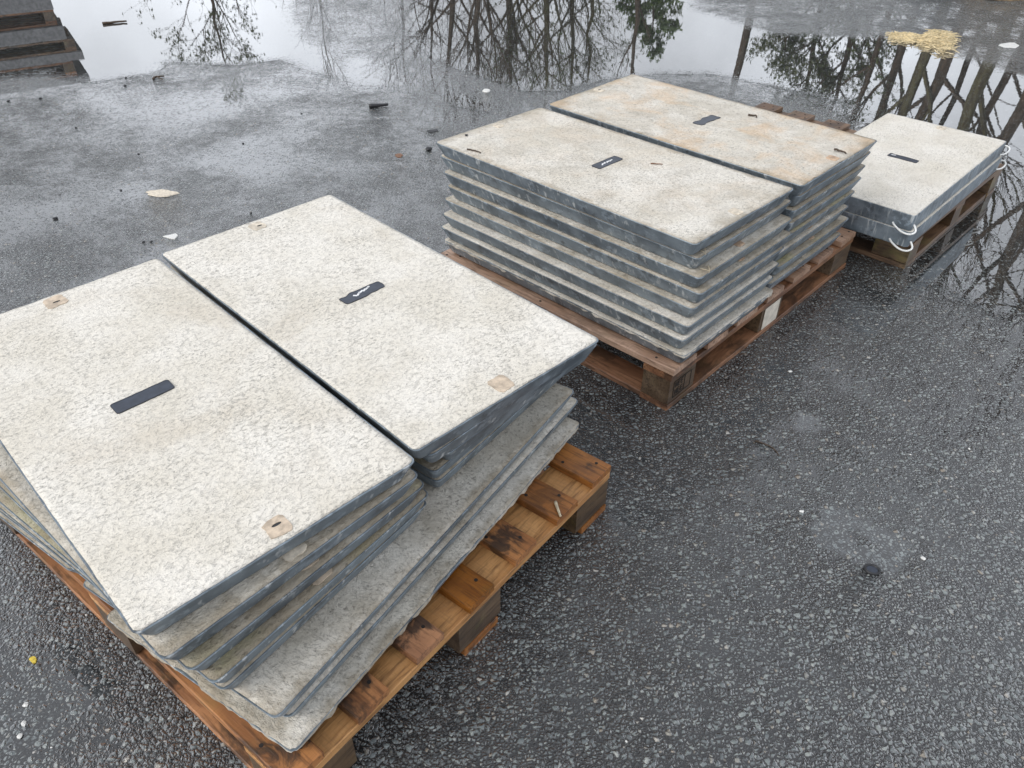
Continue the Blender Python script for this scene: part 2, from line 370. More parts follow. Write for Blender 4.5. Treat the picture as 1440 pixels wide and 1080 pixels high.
def sdist(poly, X, Y):
    d = np.full(X.shape, 1e9); ins = np.zeros(X.shape, bool)
    n = len(poly)
    for i in range(n):
        ax, ay = poly[i]; bx, by = poly[(i + 1) % n]
        ex, ey = bx - ax, by - ay
        t = np.clip(((X - ax) * ex + (Y - ay) * ey) / (ex * ex + ey * ey + 1e-12), 0, 1)
        d = np.minimum(d, np.hypot(X - ax - t * ex, Y - ay - t * ey))
        c = ((ay > Y) != (by > Y)) & (X < ex * (Y - ay) / (ey if abs(ey) > 1e-12 else 1e-12) + ax)
        ins ^= c
    return np.where(ins, d, -d)
def sstep(v, a, b):
    t = np.clip((v - a) / (b - a), 0, 1); return t * t * (3 - 2 * t)
def water(X, Y):
    wv = np.full(X.shape, 0.15)
    dp = np.full(X.shape, -9.0)
    for p in DEEP: dp = np.maximum(dp, sdist(p, X, Y))
    for p, l in FILM: wv += l * (sstep(sdist(p, X, Y), -0.14, 0.14) if l < 0.75 else sstep(sdist(p, X, Y), -0.012, 0.02))
    for p, l in DRY: wv -= l * sstep(sdist(p, X, Y), -0.01, 0.02)
    wv += 0.10 * sstep(dp, -0.45, 0.0) + 1.25 * sstep(dp, -0.05, 0.24)
    return wv, dp
def spacing(lo, hi, st, far):
    a = list(np.arange(lo, hi + st / 2, st)); s = st
    x = a[-1]; up = []
    while x < far: s *= 1.35; x += s; up.append(x)
    s = st; x = a[0]; dn = []
    while x > -far: s *= 1.35; x -= s; dn.append(x)
    return np.array(dn[::-1] + a + up)
gx = spacing(-5.5, 5.5, 0.022, 400); gy = spacing(0.2, 8.8, 0.022, 400)
GX, GY = np.meshgrid(gx, gy)
WAT, DP = water(GX, GY)
def grid_obj(name, sel, z):
    """sheet from the cells in sel (bool per cell) at height z"""
    ny, nx = GX.shape
    cj, ci = np.nonzero(sel)
    q = np.stack([cj * nx + ci, cj * nx + ci + 1, (cj + 1) * nx + ci + 1, (cj + 1) * nx + ci], 1)
    used, inv = np.unique(q, return_inverse=True); q = inv.reshape(q.shape)
    co = np.stack([GX.ravel()[used], GY.ravel()[used], np.full(len(used), z)], 1)
    me = bpy.data.meshes.new(name)
    me.vertices.add(len(co)); me.vertices.foreach_set('co', co.ravel())
    me.loops.add(q.size); me.loops.foreach_set('vertex_index', q.ravel().astype(np.int32))
    me.polygons.add(len(q)); me.polygons.foreach_set('loop_start', np.arange(0, q.size, 4, dtype=np.int32))
    me.update(calc_edges=True); me.validate()
    at = me.attributes.new('water', 'FLOAT', 'POINT'); at.data.foreach_set('value', WAT.ravel()[used].astype(np.float32))
    o = obj(name, me, 'asphalt'); o['kind'] = 'structure'; return o
ny, nx = GX.shape
grid_obj('asphalt_ground', np.ones((ny - 1, nx - 1), bool), 0.0)
cellc = (DP[:-1, :-1] + DP[1:, 1:]) / 2
XC = (GX[:-1, :-1] + GX[1:, 1:]) / 2; YC = (GY[:-1, :-1] + GY[1:, 1:]) / 2
taken = np.zeros(cellc.shape, bool)
for p in DEEP:
    s_ = (sdist(p, XC, YC) > 0.0) & ~taken
    taken |= s_
    if s_.any(): grid_obj('puddle', s_, 0.0006)

# ------------------------------------------------------------------ verge and trees that the puddles mirror
def verge():
    xs = np.linspace(-45, 45, 61); ys = np.linspace(13.5, 60, 25)
    rnd = random.Random(4); V = []; Fc = []
    for j, y in enumerate(ys):
        for i, x in enumerate(xs):
            V.append((x, y + (0.25 * math.sin(x * 1.3) if j == 0 else 0), 0.006 if j == 0 else 0.05 + 0.10 * mn.noise(Vector((x * 0.3, y * 0.3, 0))) + 0.006 * (y - 13.5)))
    for j in range(len(ys) - 1):
        for i in range(len(xs) - 1):
            a = j * len(xs) + i; Fc.append((a, a + 1, a + len(xs) + 1, a + len(xs)))
    o = obj('grass_verge', mesh('grass_verge', V, Fc, True), 'grass'); o['kind'] = 'structure'
verge()

def grow(acc, tips, rnd, p, d, length, r, level, maxl, spread, up, nkids, kink):
    n = 4 if level < 2 else 3
    pts = [p.copy()]; rads = [r]; q = p.copy(); dd = d.copy()
    for i in range(n):
        dd = (dd + Vector((rnd.gauss(0, kink), rnd.gauss(0, kink), rnd.gauss(0, kink) + up))).normalized()
        q = q + dd * (length / n); pts.append(q.copy()); rads.append(max(0.0035, r * (1 - 0.72 * (i + 1) / n)))
    V, Fc = tube(pts, rads, 5 if level == 0 else (4 if level == 1 else 3), False); acc.add(V, Fc)
    if level >= maxl:
        tips += pts[1:]; return
    for k in range(nkids[min(level, len(nkids) - 1)]):
        t = rnd.uniform(0.25, 1.0); i = min(n - 1, int(t * n)); f = t * n - i
        b = pts[i].lerp(pts[i + 1], f); ax = (pts[i + 1] - pts[i]).normalized()
        o = ax.orthogonal().normalized(); o.rotate(Matrix.Rotation(rnd.uniform(0, 6.283), 3, ax))
        nd = (ax * math.cos(spread) + o * math.sin(spread)).normalized()
        grow(acc, tips, rnd, b, nd, length * rnd.uniform(0.42, 0.68), max(0.004, rads[i] * 0.55), level + 1, maxl, spread * rnd.uniform(0.8, 1.15), up, nkids, kink)

def tree(label, az, dist, height, rad, seed, first=0.35, nb=12, blen=0.36, lean=(0, 0), spread=0.75, up=0.10, maxl=3, nkids=(6, 5, 3), bark='bark', leaves=None, nleaf=0, leafsize=0.05, z0=0.05):
    rnd = random.Random(seed)
    base = Vector((math.sin(R(az)) * dist, math.cos(R(az)) * dist, z0))
    root = empty('tree', base); tag(root, label, 'tree')
    tr = Acc(); pts = []; rads = []; n = 12
    for i in range(n + 1):
        t = i / n
        pts.append(Vector((lean[0] * t * height + rnd.gauss(0, 0.006) * height * t, lean[1] * t * height + rnd.gauss(0, 0.012) * height * t, height * 0.93 * t - (0.15 if i == 0 else 0))))
        rads.append(rad * (1.25 if i == 0 else 1) * (1 - 0.88 * t) + 0.008)
    tr.add(*tube(pts, rads, 8)); obj('trunk', tr.mesh('trunk', True), bark, root)
    br = Acc(); tips = []
    for k in range(nb):
        t = first + (1 - first) * (k + rnd.random()) / nb
        i = min(n - 1, int(t * n)); b = pts[i].lerp(pts[i + 1], t * n - i)
        a = k * 2.4 + rnd.uniform(-0.5, 0.5)
        d = Vector((math.cos(a) * math.sin(spread), math.sin(a) * math.sin(spread), math.cos(spread)))
        grow(br, tips, rnd, b, d, height * blen * (1.15 - 0.65 * (t - first) / (1 - first)) * rnd.uniform(0.7, 1.2), rads[i] * 0.5, 0, maxl - 1, spread * 0.8, up, nkids, 0.16)
    obj('crown', br.mesh('crown'), bark, root)
    if leaves:
        lf = Acc()
        for k in range(nleaf):
            c = rnd.choice(tips) + Vector((rnd.gauss(0, 0.06), rnd.gauss(0, 0.06), rnd.gauss(0, 0.06)))
            u = Vector((rnd.gauss(0, 1), rnd.gauss(0, 1), rnd.gauss(0, 1))).normalized(); v = u.orthogonal().normalized()
            s = leafsize * rnd.uniform(0.6, 1.4)
            lf.add([c - u * s, c + v * s * 0.5, c + u * s, c - v * s * 0.5], [(0, 1, 2, 3)])
        o = obj('leaves', lf.mesh('leaves'), leaves, root); o['kind'] = 'stuff'
    return root

tree('small bare tree with olive leaf clumps, standing apart beside the stacked grey slabs', -19.6, 27, 6.3, 0.10, 11, 0.22, 12, 0.34, (0.02, 0), 0.8, 0.08, leaves='leafA', nleaf=1500, leafsize=0.05)
tree('slender bare sapling between the olive tree and the tall bare trees', -13.0, 25, 5.9, 0.06, 12, 0.3, 10, 0.25, (0.02, 0), 0.55, 0.12)
tree('low bare tree with twiggy spreading crown', -7.0, 26, 6.6, 0.09, 13, 0.2, 12, 0.36, (-0.05, 0), 0.9, 0.06)
tree('bare tree with its trunk leaning towards the twiggy low tree', -3.2, 24, 7.2, 0.13, 14, 0.25, 13, 0.36, (-0.10, 0), 0.7, 0.10)
tree('straight bare tree with a forked top', -0.4, 24, 7.4, 0.14, 15, 0.25, 13, 0.33, (0.01, 0), 0.6, 0.12)
tree('bare tree with mossy bark and dense twigs', 2.0, 23, 7.0, 0.13, 16, 0.2, 14, 0.36, (0.02, 0), 0.8, 0.06, bark='barkm', leaves='leafA', nleaf=900)
tree('bare tree hung with olive ivy leaves', 5.2, 24, 7.0, 0.09, 17, 0.25, 12, 0.30, (0.0, 0), 0.8, 0.0, bark='barkm', leaves='leafA', nleaf=1500)
tree('thin dark tree with few crooked branches', 8.1, 22, 6.4, 0.10, 18, 0.5, 6, 0.18, (0.01, 0), 0.5, 0.1, nkids=(3, 2, 2))
tree('bare tree with three close upright limbs', -1.9, 22.5, 7.0, 0.12, 31, 0.2, 15, 0.34, (-0.05, 0), 0.5, 0.10, nkids=(6, 4, 3))
tree('bare tree with a dense brushy crown of fine twigs', 3.6, 25, 7.6, 0.11, 32, 0.18, 18, 0.36, (0.03, 0), 0.85, 0.04, bark='barkm', nkids=(6, 5, 3))
tree('bare tree with drooping outer twigs beside the low twiggy one', -5.2, 27, 7.4, 0.09, 33, 0.2, 16, 0.38, (-0.03, 0), 1.0, -0.03, nkids=(6, 5, 3))
tree('short green leafy tree beside the thin dark tree', 9.3, 24, 4.5, 0.09, 19, 0.1, 16, 0.26, (0, 0), 0.8, -0.08, leaves='leafB', nleaf=6000, leafsize=0.07)
tree('tall bare trunk with branches only at its very top', 15.4, 19, 11.5, 0.105, 20, 0.75, 10, 0.18, (0.0, 0), 0.7, 0.1)
tree('bushy evergreen tree with ivy-green leaves beside the bare trunk', 19.8, 19, 5.0, 0.11, 21, 0.15, 16, 0.24, (0, 0), 0.8, 0.05, leaves='leafA', nleaf=7000, leafsize=0.05)
tree('evergreen tree with thin leaning trunk and leafy crown', 22.3, 18.5, 5.6, 0.10, 22, 0.2, 14, 0.24, (-0.04, 0), 0.8, 0.05, leaves='leafA', nleaf=4500, leafsize=0.05)
for k, (az, d_, h_, r_, lb) in enumerate([(24.2, 17.5, 8.4, 0.07, 'slender bare tree beside the leafy evergreens'), (25.5, 17.5, 8.8, 0.10, 'leaning bare tree with dark bark beside the slender one'), (26.9, 17, 9.4, 0.12, 'leaning dark bare tree with a bole as thick as a thigh'),
        (28.3, 17, 9.5, 0.13, 'thick dark bare tree with a clean bole'), (29.4, 18, 9.0, 0.07, 'slender bare tree between two thick dark ones'), (30.5, 16.5, 9.8, 0.14, 'thickest bare tree in front of the timber shelter'), (31.8, 18, 9.6, 0.09, 'bare tree with thin crooked bole by the shelter'), (33.2, 16, 9.4, 0.13, 'dark bare tree with bole hard against the shelter')]):
    tree(lb, az, d_, h_, r_, 40 + k, 0.30, 14, 0.24, (-0.075 + 0.01 * (k % 3), 0), 0.65, 0.10, bark=('bark', 'bark', 'barkm')[k % 3], nkids=(5, 4, 3))
tree('old bare tree with wide crooked limbs beyond the shelter', 35.4, 13.5, 8.2, 0.14, 27, 0.35, 14, 0.34, (-0.02, 0), 0.8, 0.05)
tree('tall bare tree with many fine upright twigs', 38.5, 14, 8.8, 0.15, 28, 0.35, 13, 0.34, (0, 0), 0.75, 0.06)

# ------------------------------------------------------------------ boards and boxes
def board_mesh(name, L, Wd, T, seed, wob=0.0015, bev=0.0014, nseg=8):
    """sawn board, length on X, centred, base at z=0, with slightly uneven edges"""
    rnd = random.Random(seed); V = []; Fc = []
    b = min(bev, T * 0.3)
    prof = [(-1, 0, 1, 0), (1, 0, -1, 0), (1, 0, 0, 1), (1, 1, 0, -1), (1, 1, -1, 0), (-1, 1, 1, 0), (-1, 1, 0, -1), (-1, 0, 0, 1)]
    o1 = rnd.uniform(0, 50)
    for i in range(nseg + 1):
        x = -L / 2 + L * i / nseg
        dy = wob * mn.noise(Vector((x * 4 + o1, 0, 0))); dz = wob * 0.6 * mn.noise(Vector((x * 4, o1, 0)))
        wl_ = wob * mn.noise(Vector((x * 14 + o1, 3, 0)))
        for (sy, tz, by, bz) in prof:
            V.append((x + (rnd.uniform(-1, 1) * 0.0012 if i in (0, nseg) else 0), sy * (Wd / 2 + wl_) + by * b + dy, tz * T + bz * b + (dz if tz else 0)))
    n = 8
    for i in range(nseg):
        for k in range(n):
            Fc.append((i * n + k, i * n + (k + 1) % n, (i + 1) * n + (k + 1) % n, (i + 1) * n + k))
    Fc.append(tuple(range(n - 1, -1, -1))); Fc.append(tuple(nseg * n + k for k in range(n)))
    me = mesh(name, V, Fc)
    bm = bmesh.new(); bm.from_mesh(me); bmesh.ops.recalc_face_normals(bm, faces=bm.faces); bm.to_mesh(me); bm.free()
    return me
def disc(V_, F_, c, r, h, n=7):
    o = len(V_)
    for z in (0, h):
        for k in range(n): V_.append((c[0] + r * math.cos(6.2832 * k / n), c[1] + r * math.sin(6.2832 * k / n), c[2] + z))
    for k in range(n): F_.append((o + k, o + (k + 1) % n, o + n + (k + 1) % n, o + n + k))
    F_.append(tuple(o + n + k for k in range(n)))

def pallet(label, centre, rz, LX, LY, H, bw, mats, seed, perimeter, group='wooden pallets on the wet asphalt', widths=None, str_w=0.10, z0=0.0):
    """deck boards run along local X, spread along local Y"""
    root = empty('wooden_pallet', (centre[0], centre[1], z0), rz); tag(root, label, 'pallet', group)
    rnd = random.Random(seed)
    td, ts, tb = 0.021, 0.021, 0.019
    nb = 7; zd = H - td
    pitch = (LY - bw) / (nb - 1)
    for k in range(nb):
        wk = bw * rnd.uniform(0.95, 1.05); y = -LY / 2 + bw / 2 + k * pitch
        o = obj('deck_board', board_mesh('deck_board', LX * rnd.uniform(0.994, 1.003), wk, td, seed * 31 + k), mats[0], root)
        o.location = (rnd.uniform(-0.004, 0.004), y, zd + 0.0005); o.rotation_euler = (0, 0, rnd.uniform(-0.006, 0.006))
        V = []; Fc = []
        for x in (-LX / 2 + str_w / 2, 0, LX / 2 - str_w / 2):
            for s in ((-0.25, -0.3), (0.2, 0.28)) if bw < 0.1 else ((-0.28, -0.32), (0.25, -0.1), (-0.1, 0.2), (0.28, 0.33)):
                disc(V, Fc, (x + s[0] * str_w + rnd.uniform(-.006, .006), s[1] * wk + rnd.uniform(-.004, .004), td - 0.0005), 0.0042, 0.0016)
        obj('nails', mesh('nails', V, Fc), 'nail', o)['kind'] = 'stuff'
    for i, x in enumerate((-LX / 2 + str_w / 2, 0, LX / 2 - str_w / 2)):
        o = obj('stringer_board', board_mesh('stringer_board', LY * 0.998, str_w, ts, seed * 57 + i), mats[1], root)
        o.location = (x * 0.998, 0, zd - ts); o.rotation_euler = (0, 0, math.pi / 2)
    bh = zd - ts - tb; bx, by = str_w * 0.96, 0.135
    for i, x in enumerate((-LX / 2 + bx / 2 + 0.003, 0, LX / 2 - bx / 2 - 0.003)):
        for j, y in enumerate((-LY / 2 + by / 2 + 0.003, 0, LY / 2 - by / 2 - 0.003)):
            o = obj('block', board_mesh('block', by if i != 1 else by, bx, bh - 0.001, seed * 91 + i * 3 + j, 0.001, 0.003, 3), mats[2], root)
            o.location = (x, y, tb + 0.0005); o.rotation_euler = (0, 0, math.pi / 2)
    if perimeter:
        for i, x in enumerate((-LX / 2 + str_w / 2, LX / 2 - str_w / 2)):
            o = obj('bottom_board', board_mesh('bottom_board', LY * 0.998, str_w, tb, seed * 17 + i), mats[3], root)
            o.location = (x, 0, 0); o.rotation_euler = (0, 0, math.pi / 2)
        for j, y in enumerate((-LY / 2 + 0.055, 0, LY / 2 - 0.055)):
            o = obj('bottom_board', board_mesh('bottom_board', LX - 2 * str_w - 0.004, 0.10, tb, seed * 19 + j), mats[3], root); o.location = (0, y, 0)
    else:
        for j, y in enumerate((-LY / 2 + 0.06, 0, LY / 2 - 0.06)):
            o = obj('bottom_board', board_mesh('bottom_board', LX * 0.998, 0.11, tb, seed * 19 + j), mats[3], root); o.location = (0, y, 0)
    return root
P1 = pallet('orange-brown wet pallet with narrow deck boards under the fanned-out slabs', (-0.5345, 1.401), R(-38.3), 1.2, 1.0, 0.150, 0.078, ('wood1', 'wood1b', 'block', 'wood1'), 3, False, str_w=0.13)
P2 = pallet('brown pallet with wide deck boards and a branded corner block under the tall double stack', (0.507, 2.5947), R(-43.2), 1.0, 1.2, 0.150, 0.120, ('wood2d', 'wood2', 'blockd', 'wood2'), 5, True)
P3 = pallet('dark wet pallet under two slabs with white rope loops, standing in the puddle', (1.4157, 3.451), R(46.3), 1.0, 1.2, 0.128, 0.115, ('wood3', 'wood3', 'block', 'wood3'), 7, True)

# brand burnt into the corner block, and the pale label on the middle block of pallet 2
def on_parent(o, x, y, z, rot): o.location = (x, y, z); o.rotation_euler = rot; return o
def strokes(name, segs, wd, mat, parent, thick=0.0007):
    V = []; Fc = []
    for (x0, y0, x1, y1) in segs:
        a = Vector((x0, y0, 0)); b = Vector((x1, y1, 0)); t = (b - a).normalized(); n = Vector((-t.y, t.x, 0)) * wd / 2
        o = len(V); c = [a - n, b - n, b + n, a + n]
        V += [tuple(q) for q in c] + [tuple(q + Vector((0, 0, thick))) for q in c]
        Fc += [(o + 4, o + 5, o + 6, o + 7), (o, o + 1, o + 5, o + 4), (o + 1, o + 2, o + 6, o + 5), (o + 2, o + 3, o + 7, o + 6), (o + 3, o, o + 4, o + 7)]
    return obj(name, mesh(name, V, Fc), mat, parent)
corner = [c for c in P2.children if c.name.startswith('block') and c.location.x > 0.3 and c.location.y < -0.3][0]
mid = [c for c in P2.children if c.name.startswith('block') and c.location.x > 0.3 and abs(c.location.y) < 0.1][0]
sg = [(-.045, -.028, .045, -.028), (-.045, .03, .045, .03), (-.045, -.028, -.045, .03), (.045, -.028, .045, .03), (.012, -.028, .012, .03)]
for gx0, gl in ((-.036, 'n'), (-.022, 'e'), (-.006, 'e')):
    for y0 in (-.02, .006):
        sg += [(gx0, y0, gx0, y0 + .018)]
        sg += [(gx0, y0 + .018, gx0 + .009, y0), (gx0 + .009, y0, gx0 + .009, y0 + .018)] if gl == 'n' else [(gx0, y0 + k * .009, gx0 + .009, y0 + k * .009) for k in range(3)]
# block local frame: X along pallet Y, its local -Y face is the outside (pallet +X)
st_ = strokes('burnt_stamp', sg, 0.003, 'nail', corner); on_parent(st_, 0, -0.0485, 0.044, (math.pi / 2, 0, 0))
lb = strokes('paper_label', [(-.05, 0, .05, 0)], 0.082, 'paper', mid, 0.0012); on_parent(lb, 0, -0.0492, 0.0445, (math.pi / 2, 0, 0))

# ------------------------------------------------------------------ slabs
def rrect(Wd, L, r, seg=4):
    pts = []
    for cx, cy, a0 in ((Wd / 2 - r, L / 2 - r, 0), (-Wd / 2 + r, L / 2 - r, 90), (-Wd / 2 + r, -L / 2 + r, 180), (Wd / 2 - r, -L / 2 + r, 270)):
        for k in range(seg + 1):
            a = R(a0 + 90 * k / seg); pts.append((cx + r * math.cos(a), cy + r * math.sin(a)))
    return pts
def frame_mesh(Wd, L, T, inset):
    loops = [(rrect(Wd - 0.016, L - 0.016, 0.008), T - 0.003), (rrect(Wd - 0.0065, L - 0.0065, 0.010), T - 0.0004), (rrect(Wd - 0.0016, L - 0.0016, 0.012), T), (rrect(Wd, L, 0.013), T - 0.0015),
             (rrect(Wd - inset * 2 * 0.88, L - inset * 2 * 0.88, 0.013), 0.006), (rrect(Wd - inset * 2, L - inset * 2, 0.013), 0.002), (rrect(Wd - inset * 2 - 0.006, L - inset * 2 - 0.006, 0.012), 0.0)]
    n = len(loops[0][0]); V = []; Fc = []
    for lp, z in loops: V += [(x, y, z) for x, y in lp]
    for i in range(len(loops) - 1):
        for k in range(n): Fc.append((i * n + k, (i + 1) * n + k, (i + 1) * n + (k + 1) % n, i * n + (k + 1) % n))
    Fc.append(tuple((len(loops) - 1) * n + k for k in range(n - 1, -1, -1)))
    me = mesh('steel_frame', V, Fc)
    bm = bmesh.new(); bm.from_mesh(me); bmesh.ops.recalc_face_normals(bm, faces=bm.faces)
    # the open top must look up/out: make the rim point up
    for f in bm.faces:
        if abs(f.normal.z) > 0.8 and f.calc_center_median().z > T * 0.8 and f.normal.z < 0: f.normal_flip()
    bm.to_mesh(me); bm.free(); return me
def concrete_mesh(Wd, L, T, res, seed, rag=0.0014, over=0.0, drop=0.0016, relief=0.0007):
    nx_, ny_ = max(4, round(Wd / res)), max(4, round(L / res)); V = []; Fc = []
    idx = {}
    def pos(i, j):
        x = -Wd / 2 + Wd * i / nx_; y = -L / 2 + L * j / ny_; r = 0.012
        if abs(x) > Wd / 2 - r and abs(y) > L / 2 - r:
            c = Vector((math.copysign(Wd / 2 - r, x), math.copysign(L / 2 - r, y))); d = Vector((x, y)) - c
            if d.length > r: d *= r / d.length
            x, y = c.x + d.x, c.y + d.y
        if i in (0, nx_) or j in (0, ny_):
            e = (0.0024 if not over else 0.0005) + rag * max(0, 0.3 + mn.noise(Vector((x * 23 + seed, y * 23, 1.7))) + 0.5 * mn.noise(Vector((x * 90 + seed, y * 90, 4)))) - over * max(0, 0.1 + 1.5 * mn.noise(Vector((x * 7 + seed, y * 7, 8))) + 0.5 * mn.noise(Vector((x * 45 + seed, y * 45, 2))))
            if i in (0, nx_): x -= math.copysign(e, x)
            if j in (0, ny_): y -= math.copysign(e, y)
        z = T + 0.0004 + relief * (0.6 + mn.noise(Vector((x * 30 + seed, y * 30, 0))) + 0.5 * mn.noise(Vector((x * 75 + seed, y * 75, 3))))
        return (x, y, z)
    for j in range(ny_ + 1):
        for i in range(nx_ + 1): idx[i, j] = len(V); V.append(pos(i, j))
    for j in range(ny_):
        for i in range(nx_): Fc.append((idx[i, j], idx[i + 1, j], idx[i + 1, j + 1], idx[i, j + 1]))
    ring = [(i, 0) for i in range(nx_)] + [(nx_, j) for j in range(ny_)] + [(i, ny_) for i in range(nx_, 0, -1)] + [(0, j) for j in range(ny_, 0, -1)]
    o = len(V)
    for k, q in enumerate(ring):
        x, y, z = V[idx[q]]
        dd = drop * (1 + (1.0 if over else 0) * mn.noise(Vector((x * 40 + seed, y * 40, 6))))
        V.append((x * (1 - 0.0012), y * (1 - 0.0012), z - abs(dd)))
    for k in range(len(ring)):
        Fc.append((idx[ring[k]], o + k, o + (k + 1) % len(ring), idx[ring[(k + 1) % len(ring)]]))
    return mesh('concrete_panel', V, Fc, True)
def socket_mesh(s, seed, hole=True, t=0.0012):
    """lifting-socket patch with chipped outline; with or without a shallow slot whose black floor paints the shade inside"""
    r_ = random.Random(seed); V = []; n = 20
    for k in range(n):
        a = 6.2832 * k / n; c, s_ = math.cos(a), math.sin(a); m_ = max(abs(c), abs(s_)); j = 1 - abs(r_.gauss(0, 0.07)); V.append((c / m_ * s / 2 * j, s_ / m_ * s / 2 * j * 1.1, t * r_.uniform(0.7, 1.1)))
    hx, hy, ox, oy = (r_.uniform(.006, .009), r_.uniform(.003, .0045), r_.uniform(-.006, .006), r_.uniform(-.006, .002)) if hole else (.012, .010, 0, 0)
    for k in range(n):
        a = 6.2832 * k / n; V.append((ox + hx * math.cos(a), oy + hy * math.sin(a), t))
    for k in range(n): V.append((V[n + k][0], V[n + k][1], 0.0001 if hole else t * 0.9))
    for k in range(n): V.append((V[k][0], V[k][1], -0.002))
    Fc = [(k, (k + 1) % n, n + (k + 1) % n, n + k) for k in range(n)] + [(n + k, n + (k + 1) % n, 2 * n + (k + 1) % n, 2 * n + k) for k in range(n)]
    Fc += [(3 * n + k, 3 * n + (k + 1) % n, (k + 1) % n, k) for k in range(n)] + [tuple(2 * n + k for k in range(n))]
    return mesh('socket_plate', V, Fc)
def plate_meshes(a, b, seed, wavy):
    """rim and inner face of the dark plate; wavy: torn outline"""
    pts = rrect(a, b, 0.006, 4); P = []
    m_ = 10
    n0 = len(pts); dense = []
    for i in range(n0):
        p, q = Vector(pts[i]), Vector(pts[(i + 1) % n0]); k = max(1, int((q - p).length / 0.006))
        dense += [p.lerp(q, j / k) for j in range(k)]
    for p in dense:
        s = 1 + wavy * 0.3 * mn.noise(Vector((p.x * 60 + seed, p.y * 90, 2))) + wavy * 0.35 * mn.noise(Vector((p.x * 28, seed, p.y * 20)))
        P.append(Vector((p.x * (1 + (s - 1) * 0.2), p.y * s)))
    n = len(P); V = []
    for k_, z in ((1.0, -0.002), (1.0, 0.0016), (0.955, 0.0016), (0.945, 0.0009)):
        V += [(p.x - math.copysign((1 - k_) * b / 2, p.x), p.y * k_, z) for p in P]
    rimf = [(i * n + k, i * n + (k + 1) % n, (i + 1) * n + (k + 1) % n, (i + 1) * n + k) for i in range(3) for k in range(n)]
    return mesh('plate_rim', V, rimf), mesh('plate_face', [(x, y, 0.0010) for x, y, z in V[3 * n:]], [tuple(range(n))])
FR = frame_mesh(0.505, 1.012, 0.0465, 0.019)
FR3 = frame_mesh(1.004, 0.519, 0.062, 0.003)
CP_LOW = [concrete_mesh(0.505, 1.012, 0.0465, 0.015, 50 + k, rag=0.0005, relief=0.0003) for k in range(5)]
SOCK = []; SOCKR = []
for k in range(6):
    for lst, sz, mt in ((SOCK, 0.046 - 0.003 * (k % 3), ('socket', 'socketp')[k % 2]), (SOCKR, 0.036 - 0.003 * (k % 3), ('socketr', 'socketp')[k % 2])):
        me = socket_mesh(sz, k + 3, k % 3 != 1); me.materials.append(M[mt]); me.materials.append(M['black']); me.polygons[-1].material_index = 1 if k % 3 != 1 else 0; lst.append(me)  # slot floor coloured black to paint the shade of a deeper hole
rs = random.Random(77)
def slab(label, c, ztop, yaw, T=0.0465, tilt=(0, 0), dirt=0.4, rust=0.0, top=None, group='steel-edged concrete slabs stacked on pallets', plate=None, frame=None, conc=None, size=(0.505, 1.012), sock=True, sockr=False, swap=False):
    root = empty('concrete_slab', (c[0], c[1], ztop - T), R(yaw), R(tilt[0]), R(tilt[1])); tag(root, label, 'slab', group)
    fo = obj('steel_frame', frame or FR, 'steel', root); fo['dirt'] = float(dirt)
    co = obj('concrete_panel', conc or rs.choice(CP_LOW), 'concrete', root); co['dirt'] = float(dirt); co['rust'] = float(rust)
    if sock:
        for s in (-1, 1):
            so_ = obj('socket_plate', rs.choice(SOCKR if sockr else SOCK), None, root)
            so_.location = (rs.uniform(-0.012, 0.012), s * (size[1] / 2 - 0.036), T + 0.0014) if not swap else (s * (size[0] / 2 - 0.036), rs.uniform(-0.01, 0.01), T + 0.0014)
            so_.rotation_euler = (0, 0, (math.pi if s < 0 else 0) + rs.uniform(-.06, .06) + (math.pi / 2 if swap else 0))
    if plate:
        a, b, wavy, seed, marks, off = plate
        r_, f_ = plate_meshes(a, b, seed, wavy)
        ro = obj('handle_plate', r_, 'rim', root); ro.location = (off[0], off[1], T + 0.0012); ro.rotation_euler = (0, 0, off[2])
        obj('plate_face', f_, 'plate', ro)
        if marks:
            mk = strokes('white_lettering', marks, off[3], 'white', ro, 0.0006); mk.location = (0, 0, 0.0010)
    return root
def near(px, yaw, W_=0.505, L_=1.012):
    a = R(yaw); return (px[0] + math.cos(a) * W_ / 2 - math.sin(a) * L_ / 2, px[1] + math.sin(a) * W_ / 2 + math.cos(a) * L_ / 2)
def right(px, yaw, W_=0.505, L_=1.012):
    a = R(yaw); return (px[0] - math.cos(a) * W_ / 2 - math.sin(a) * L_ / 2, px[1] - math.sin(a) * W_ / 2 + math.cos(a) * L_ / 2)
TOPC = lambda s, **k: concrete_mesh(0.505, 1.012, 0.0465, 0.0115, s, **k)
ORD = ('', 'top', 'second', 'third', 'fourth', 'fifth', 'sixth', 'seventh', 'bottom')
Z = lambda k: 0.55 - 0.0497 * (k - 1)
# fanned stack on the orange pallet
slab('clean pale slab with a plain dark plate, top of the fanned column', (-0.6995, 1.1934), 0.5515, 44.57, tilt=(0.1, -0.45), dirt=0.06, conc=TOPC(1), plate=(0.115, 0.036, 0.12, 3, None, (-0.012, 0.0, 0, 0)))
R1M = [(-.024, .004, -.017, -.003), (-.017, -.003, -.004, .006), (-.010, .002, .006, .008), (.004, .003, .014, .009), (.012, .006, .024, .011), (.018, .008, .027, .013)]
slab('clean pale slab whose dark plate carries torn white scraps', (-0.3457, 1.5726), 0.5505, 44.5, tilt=(0.1, -0.25), dirt=0.10, conc=TOPC(2), plate=(0.112, 0.032, 0.75, 8, R1M, (0.0, 0.0, 0, 0.0048)))
for k, (p, yw) in enumerate([((-.495, .647), 49.1), ((-.473, .661), 51.5), ((-.452, .671), 54.1), ((-.455, .690), 54.9)], 2):
    slab('steel-edged slab, %s from the top under the slab with the plain dark plate' % ORD[k], near(p, yw), Z(k), yw, dirt=(0.35, 0.62, 0.66, 0.5)[k - 2])
